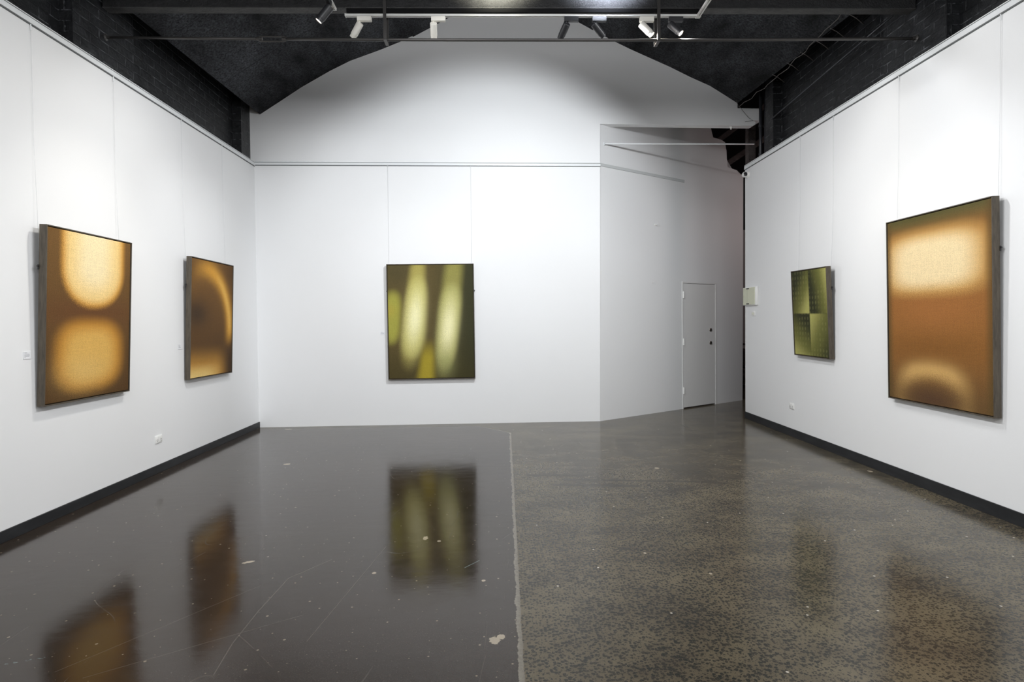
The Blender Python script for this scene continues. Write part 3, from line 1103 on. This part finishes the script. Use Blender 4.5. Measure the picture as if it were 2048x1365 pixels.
# ------------------------------------------------------------------ exhibit labels
def wall_label(base, x, z, w_, h_, label, rows):
    t = thing('wall_label', label, 'label', base @ Vector((x, 0, z)), base.to_euler(), 'small caption cards')
    MB().box((-w_ / 2, -0.004, -h_ / 2), (w_ / 2, -0.0005, h_ / 2), bevel=0.0006).build('card', CARD, t)
    mb = MB()
    rnd = random.Random(int(x * 100))
    zz = h_ / 2 - 0.011
    for frac in rows:
        xx = -w_ / 2 + 0.008
        end = xx + (w_ - 0.016) * frac
        while xx < end:
            ww = min(rnd.uniform(0.003, 0.008), end - xx)
            mb.box((xx, -0.0046, zz - 0.0014), (xx + ww, -0.0040, zz + 0.0014))
            xx += ww + 0.0016
        zz -= 0.0085
    mb.build('printed_text', INK, t)
    return t


wall_label(BL, 4.350, 1.262, 0.068, 0.056, 'white caption card left of the two ovals painting', (0.45, 0.8, 0.95, 0.85, 0.2))
wall_label(BL, 6.400, 1.232, 0.068, 0.056, 'white caption card left of the golden arc painting', (0.5, 0.7, 0.55, 0.8))
wall_label(MB_BACK, LX(-1.637), 1.312, 0.072, 0.052, 'white caption card left of the olive streaks painting', (0.5, 0.9, 0.8, 0.95))


# ------------------------------------------------------------------ sockets, switch, box
def outlet(base, x, z, label):
    t = thing('power_outlet', label, 'power outlet', base @ Vector((x, 0, z)), base.to_euler(), 'double power outlets')
    MB().box((-0.0575, -0.011, -0.0375), (0.0575, 0.0, 0.0375), bevel=0.004).build('plate', PLASTIC, t, smooth=True, auto=30)
    for s in (-1, 1):
        mb = MB()
        for dx, dz, a in ((-0.008, -0.004, 0.5), (0.008, -0.004, -0.5), (0, -0.019, 0)):
            mb.box((-0.0013, -0.0125, -0.0045), (0.0013, -0.0105, 0.0045), T((s * 0.031 + dx, 0, dz)) @ RY(a))
        mb.build('socket', SLOT, t)
        MB().box((s * 0.020 - 0.0065, -0.0145, 0.014), (s * 0.020 + 0.0065, -0.010, 0.028), RX(0.0), bevel=0.001).build('switch', PLASTIC, t)
    return t


outlet(BL, 5.968, 0.333, 'white double power outlet low on the left wall')
outlet(BR, -7.297, 0.380, 'white double power outlet low on the right wall below the green painting')

t = thing('light_switch', 'small white switch plate below the beige box', 'switch', BR @ Vector((-8.405, 0, 1.545)), BR.to_euler())
MB().box((-0.0575, -0.010, -0.0375), (0.0575, 0, 0.0375), bevel=0.003).build('plate', PLASTIC, t, smooth=True, auto=30)
for s in (-1, 1):
    MB().box((s * 0.018 - 0.008, -0.015, -0.014), (s * 0.018 + 0.008, -0.009, 0.014), bevel=0.0015).build('rocker', BEIGE, t)

t = thing('wall_cabinet', 'shallow beige service box at the far end of the right wall', 'electrical box', BR @ Vector((-8.475, 0, 1.665)), BR.to_euler())
MB().box((-0.215, -0.036, 0.0), (0.215, 0.0, 0.258), bevel=0.004).build('box_body', PLASTIC, t, smooth=True, auto=30)
MB().box((-0.205, -0.041, 0.008), (0.19, -0.035, 0.250), bevel=0.002).build('box_door', BEIGE, t)
MB().box((-0.062, -0.0415, 0.010), (-0.058, -0.0405, 0.248)).build('door_seam', Mat('seam_shade', (0.38, 0.39, 0.30), 0.5).m, t)
for z in (0.020, 0.238):
    MB().box((-0.075, -0.050, z - 0.007), (0.0, -0.040, z + 0.007), bevel=0.002).build('latch', BLACKPL, t)

# security camera by the right wall's far end
t = thing('security_camera', 'small white turret security camera at the top far end of the right wall', 'camera', BR @ Vector((-8.585, 0, 3.560)), BR.to_euler())
MB().lathe([(0, 0.0), (0.052, 0.0), (0.052, 0.010), (0.046, 0.021), (0.034, 0.032), (0, 0.032)], 28, RX(PI / 2)).build('mount', PLASTIC, t, smooth=True, auto=40)
ctr = T((0.0, -0.052, 0.0)) @ Matrix.Scale(0.78, 4)
b = MB(ctr @ RY(PI / 2)).lathe([(0, -0.052), (0.030, -0.046), (0.048, -0.026), (0.052, 0.0), (0.048, 0.026), (0.042, 0.036), (0.032, 0.036)], 28).build('turret', PLASTIC, t, smooth=True, auto=40)
MB(ctr @ RY(PI / 2)).lathe([(0.040, 0.034), (0.033, 0.044), (0.018, 0.051), (0, 0.053)], 24).build('lens', GLASSB, t, smooth=True)
MB(ctr @ RY(PI / 2)).lathe([(0.043, 0.030), (0.044, 0.040), (0.040, 0.042), (0.040, 0.030)], 28).build('lens_ring', PLASTIC, t, smooth=True, auto=30)

# small hooks left on the angled wall
for s, z, lab, k in ((1.213, 2.950, 'small white hook high on the angled wall', 1.0), (1.148, 2.044, 'tiny white hook left of the door', 0.55)):
    t = thing('wall_hook', lab, 'hook', MB_ANG @ Vector((s, 0, z)), (0, 0, AANG), 'hooks on the angled wall')
    MB().lathe([(0, 0), (0.018 * k, 0), (0.018 * k, 0.006 * k), (0, 0.010 * k)], 16, RX(PI / 2)).build('hook_plate', PLASTIC, t, smooth=True, auto=40)
    MB().tube([(0, -0.006 * k, 0), (0, -0.040 * k, -0.004 * k), (0.004 * k, -0.055 * k, 0.010 * k), (0.008 * k, -0.052 * k, 0.028 * k)], 0.005 * k, 8).build('hook_arm', PLASTIC, t, smooth=True)

# white steel bar across the recess
t = thing('white_tie_bar', 'thin white steel bar crossing the recess under the lintel', 'tie bar', (0, 0, 0))
MB().tube([(1.562, 8.64, 4.026), (3.770, 8.662, 4.022)], 0.012, 12).build('bar', TRIM, t, smooth=True)
MB().lathe([(0, 0), (0.024, 0), (0.024, 0.006), (0.014, 0.012), (0, 0.012)], 16, T((1.562, 8.64, 4.026)) @ RY(PI / 2)).build('wall_plate', TRIM, t, smooth=True, auto=40)

# small fitting under the lintel
t = thing('cable_clip', 'small white plug hanging under the lintel', 'clip', (3.445, 8.705, 4.283))
MB().lathe([(0, -0.034), (0.010, -0.034), (0.012, -0.018), (0.020, -0.014), (0.020, 0.0), (0, 0.0)], 16).build('plug', PLASTIC, t, smooth=True, auto=40)
# loose cable dangling in front of the lintel's right end
t = MB().tube([(3.45, 8.54, 4.61), (3.50, 8.58, 4.56), (3.60, 8.618, 4.47), (3.675, 8.627, 4.392), (3.74, 8.629, 4.352), (3.62, 8.627, 4.335)], 0.0025, 6).build('loose_cable', CABLEM, smooth=True)
tag(t, 'thin dark cable dangling over the right end of the white lintel', 'cable')

# ------------------------------------------------------------------ black fittings above the right wall
t = MB().tube([(3.70, 5.50, 4.280), (3.70, 6.6, 4.225), (3.70, 7.60, 4.170), (3.70, 7.95, 4.150)], 0.011, 10).build('conduit', PIPEB, smooth=True)
tag(t, 'straight black conduit running above the right wall towards the opening', 'conduit')
pts = []
rnd = random.Random(2)
for k in range(26):
    s = k / 25
    pts.append((3.44 + 0.012 * math.sin(k * 1.9), 8.42 - 2.55 * s, 4.475 - 0.06 * math.sin(PI * s) + 0.010 * math.sin(k * 1.3) + (0.02 * s)))
t = MB().tube(pts, 0.0045, 6).build('ceiling_cable', CABLEM, smooth=True)
tag(t, 'wavy brown cable following the right edge of the black ceiling', 'cable')
for k, Y in enumerate((5.88, 6.20, 6.50, 6.82, 7.14, 7.52)):
    zc = 4.600 - (8.46 - Y) * 0.048
    t = MB().tube([(3.50, Y, zc + 0.012), (3.58, Y, zc - 0.030), (3.66, Y, zc - 0.090)], 0.004, 6).build('lit_batten_edge', CABLEM, smooth=True)  # thin tubes standing in for the lit edges of roof battens
    tag(t, ('nearest', 'second nearest', 'third nearest', 'third farthest', 'second farthest', 'farthest')[k] + ' of the thin tubes standing for lit batten edges by the right ceiling edge', 'tie', 'tubes standing for lit batten edges')
# two black pipes at the end of the lintel
for X, lab in ((3.800, 'left of the two black vertical pipes right of the lintel'), (3.875, 'right of the two black vertical pipes right of the lintel')):
    t = thing('vertical_pipe', lab, 'pipe', (X, 8.52, 3.2), group='black vertical pipes')
    MB().tube([(0, 0, 0), (0, 0, 1.7)], 0.022, 14).build('pipe', PIPEB, t, smooth=True)
    for z in (0.62, 1.02):
        MB().tube([(0, 0, z), (0, 0, z + 0.03)], 0.027, 14).build('collar', PIPEB, t, smooth=True, auto=40)
# timbers in the dark space behind the opening
t = MB().box((4.06, 9.55, 0.0), (4.18, 9.67, 4.6), bevel=0.005).build('timber_post', TIMBER)
tag(t, 'dark timber post in the black space beyond the right wall', 'post')
for (p, q, th, lab) in (((4.1, 11.2, 4.23), (5.3, 11.25, 5.02), 0.10, 'lower sloping dark timber in the black space behind the opening'),
                        ((3.9, 11.0, 4.62), (5.0, 11.05, 5.42), 0.09, 'upper sloping dark timber in the black space behind the opening')):
    p, q = Vector(p), Vector(q)
    d = q - p
    M = T(p) @ d.to_track_quat('X', 'Z').to_matrix().to_4x4()
    t = MB(M).box((0, -0.06, -th / 2), (d.length, 0.06, th / 2), bevel=0.004).build('roof_timber', TIMBER)
    tag(t, lab, 'timber', 'timbers in the dark space')

# shelf rack glimpsed in the gap
t = thing('storage_rack', 'dark cluttered rack glimpsed low in the gap beside the right wall', 'rack', (5.45, 12.6, 0))
RK = black_timber('rack_timber', (0.05, 0.04, 0.038), (0.12, 0.10, 0.09))
for x in (-0.35, 0.35):
    MB().box((x - 0.02, -0.15, 0), (x + 0.02, 0.2, 0.95)).build('upright', RK, t)
for z in (0.1, 0.50, 0.92):
    MB().box((-0.33, -0.15, z - 0.015), (0.33, 0.2, z + 0.015)).build('shelf', RK, t)
CR = Mat('dark_carton', (0.03, 0.022, 0.022), 0.7)
CR.xyz()
CR.color(CR.mix((CR.noise(14, 3) - 0.4) * 3, (0.015, 0.012, 0.012), (0.11, 0.08, 0.08)))
for z in (0.12, 0.52):
    MB().box((-0.30, -0.13, z), (0.28, 0.16, z + 0.30), bevel=0.004).build('carton', CR.m, t)
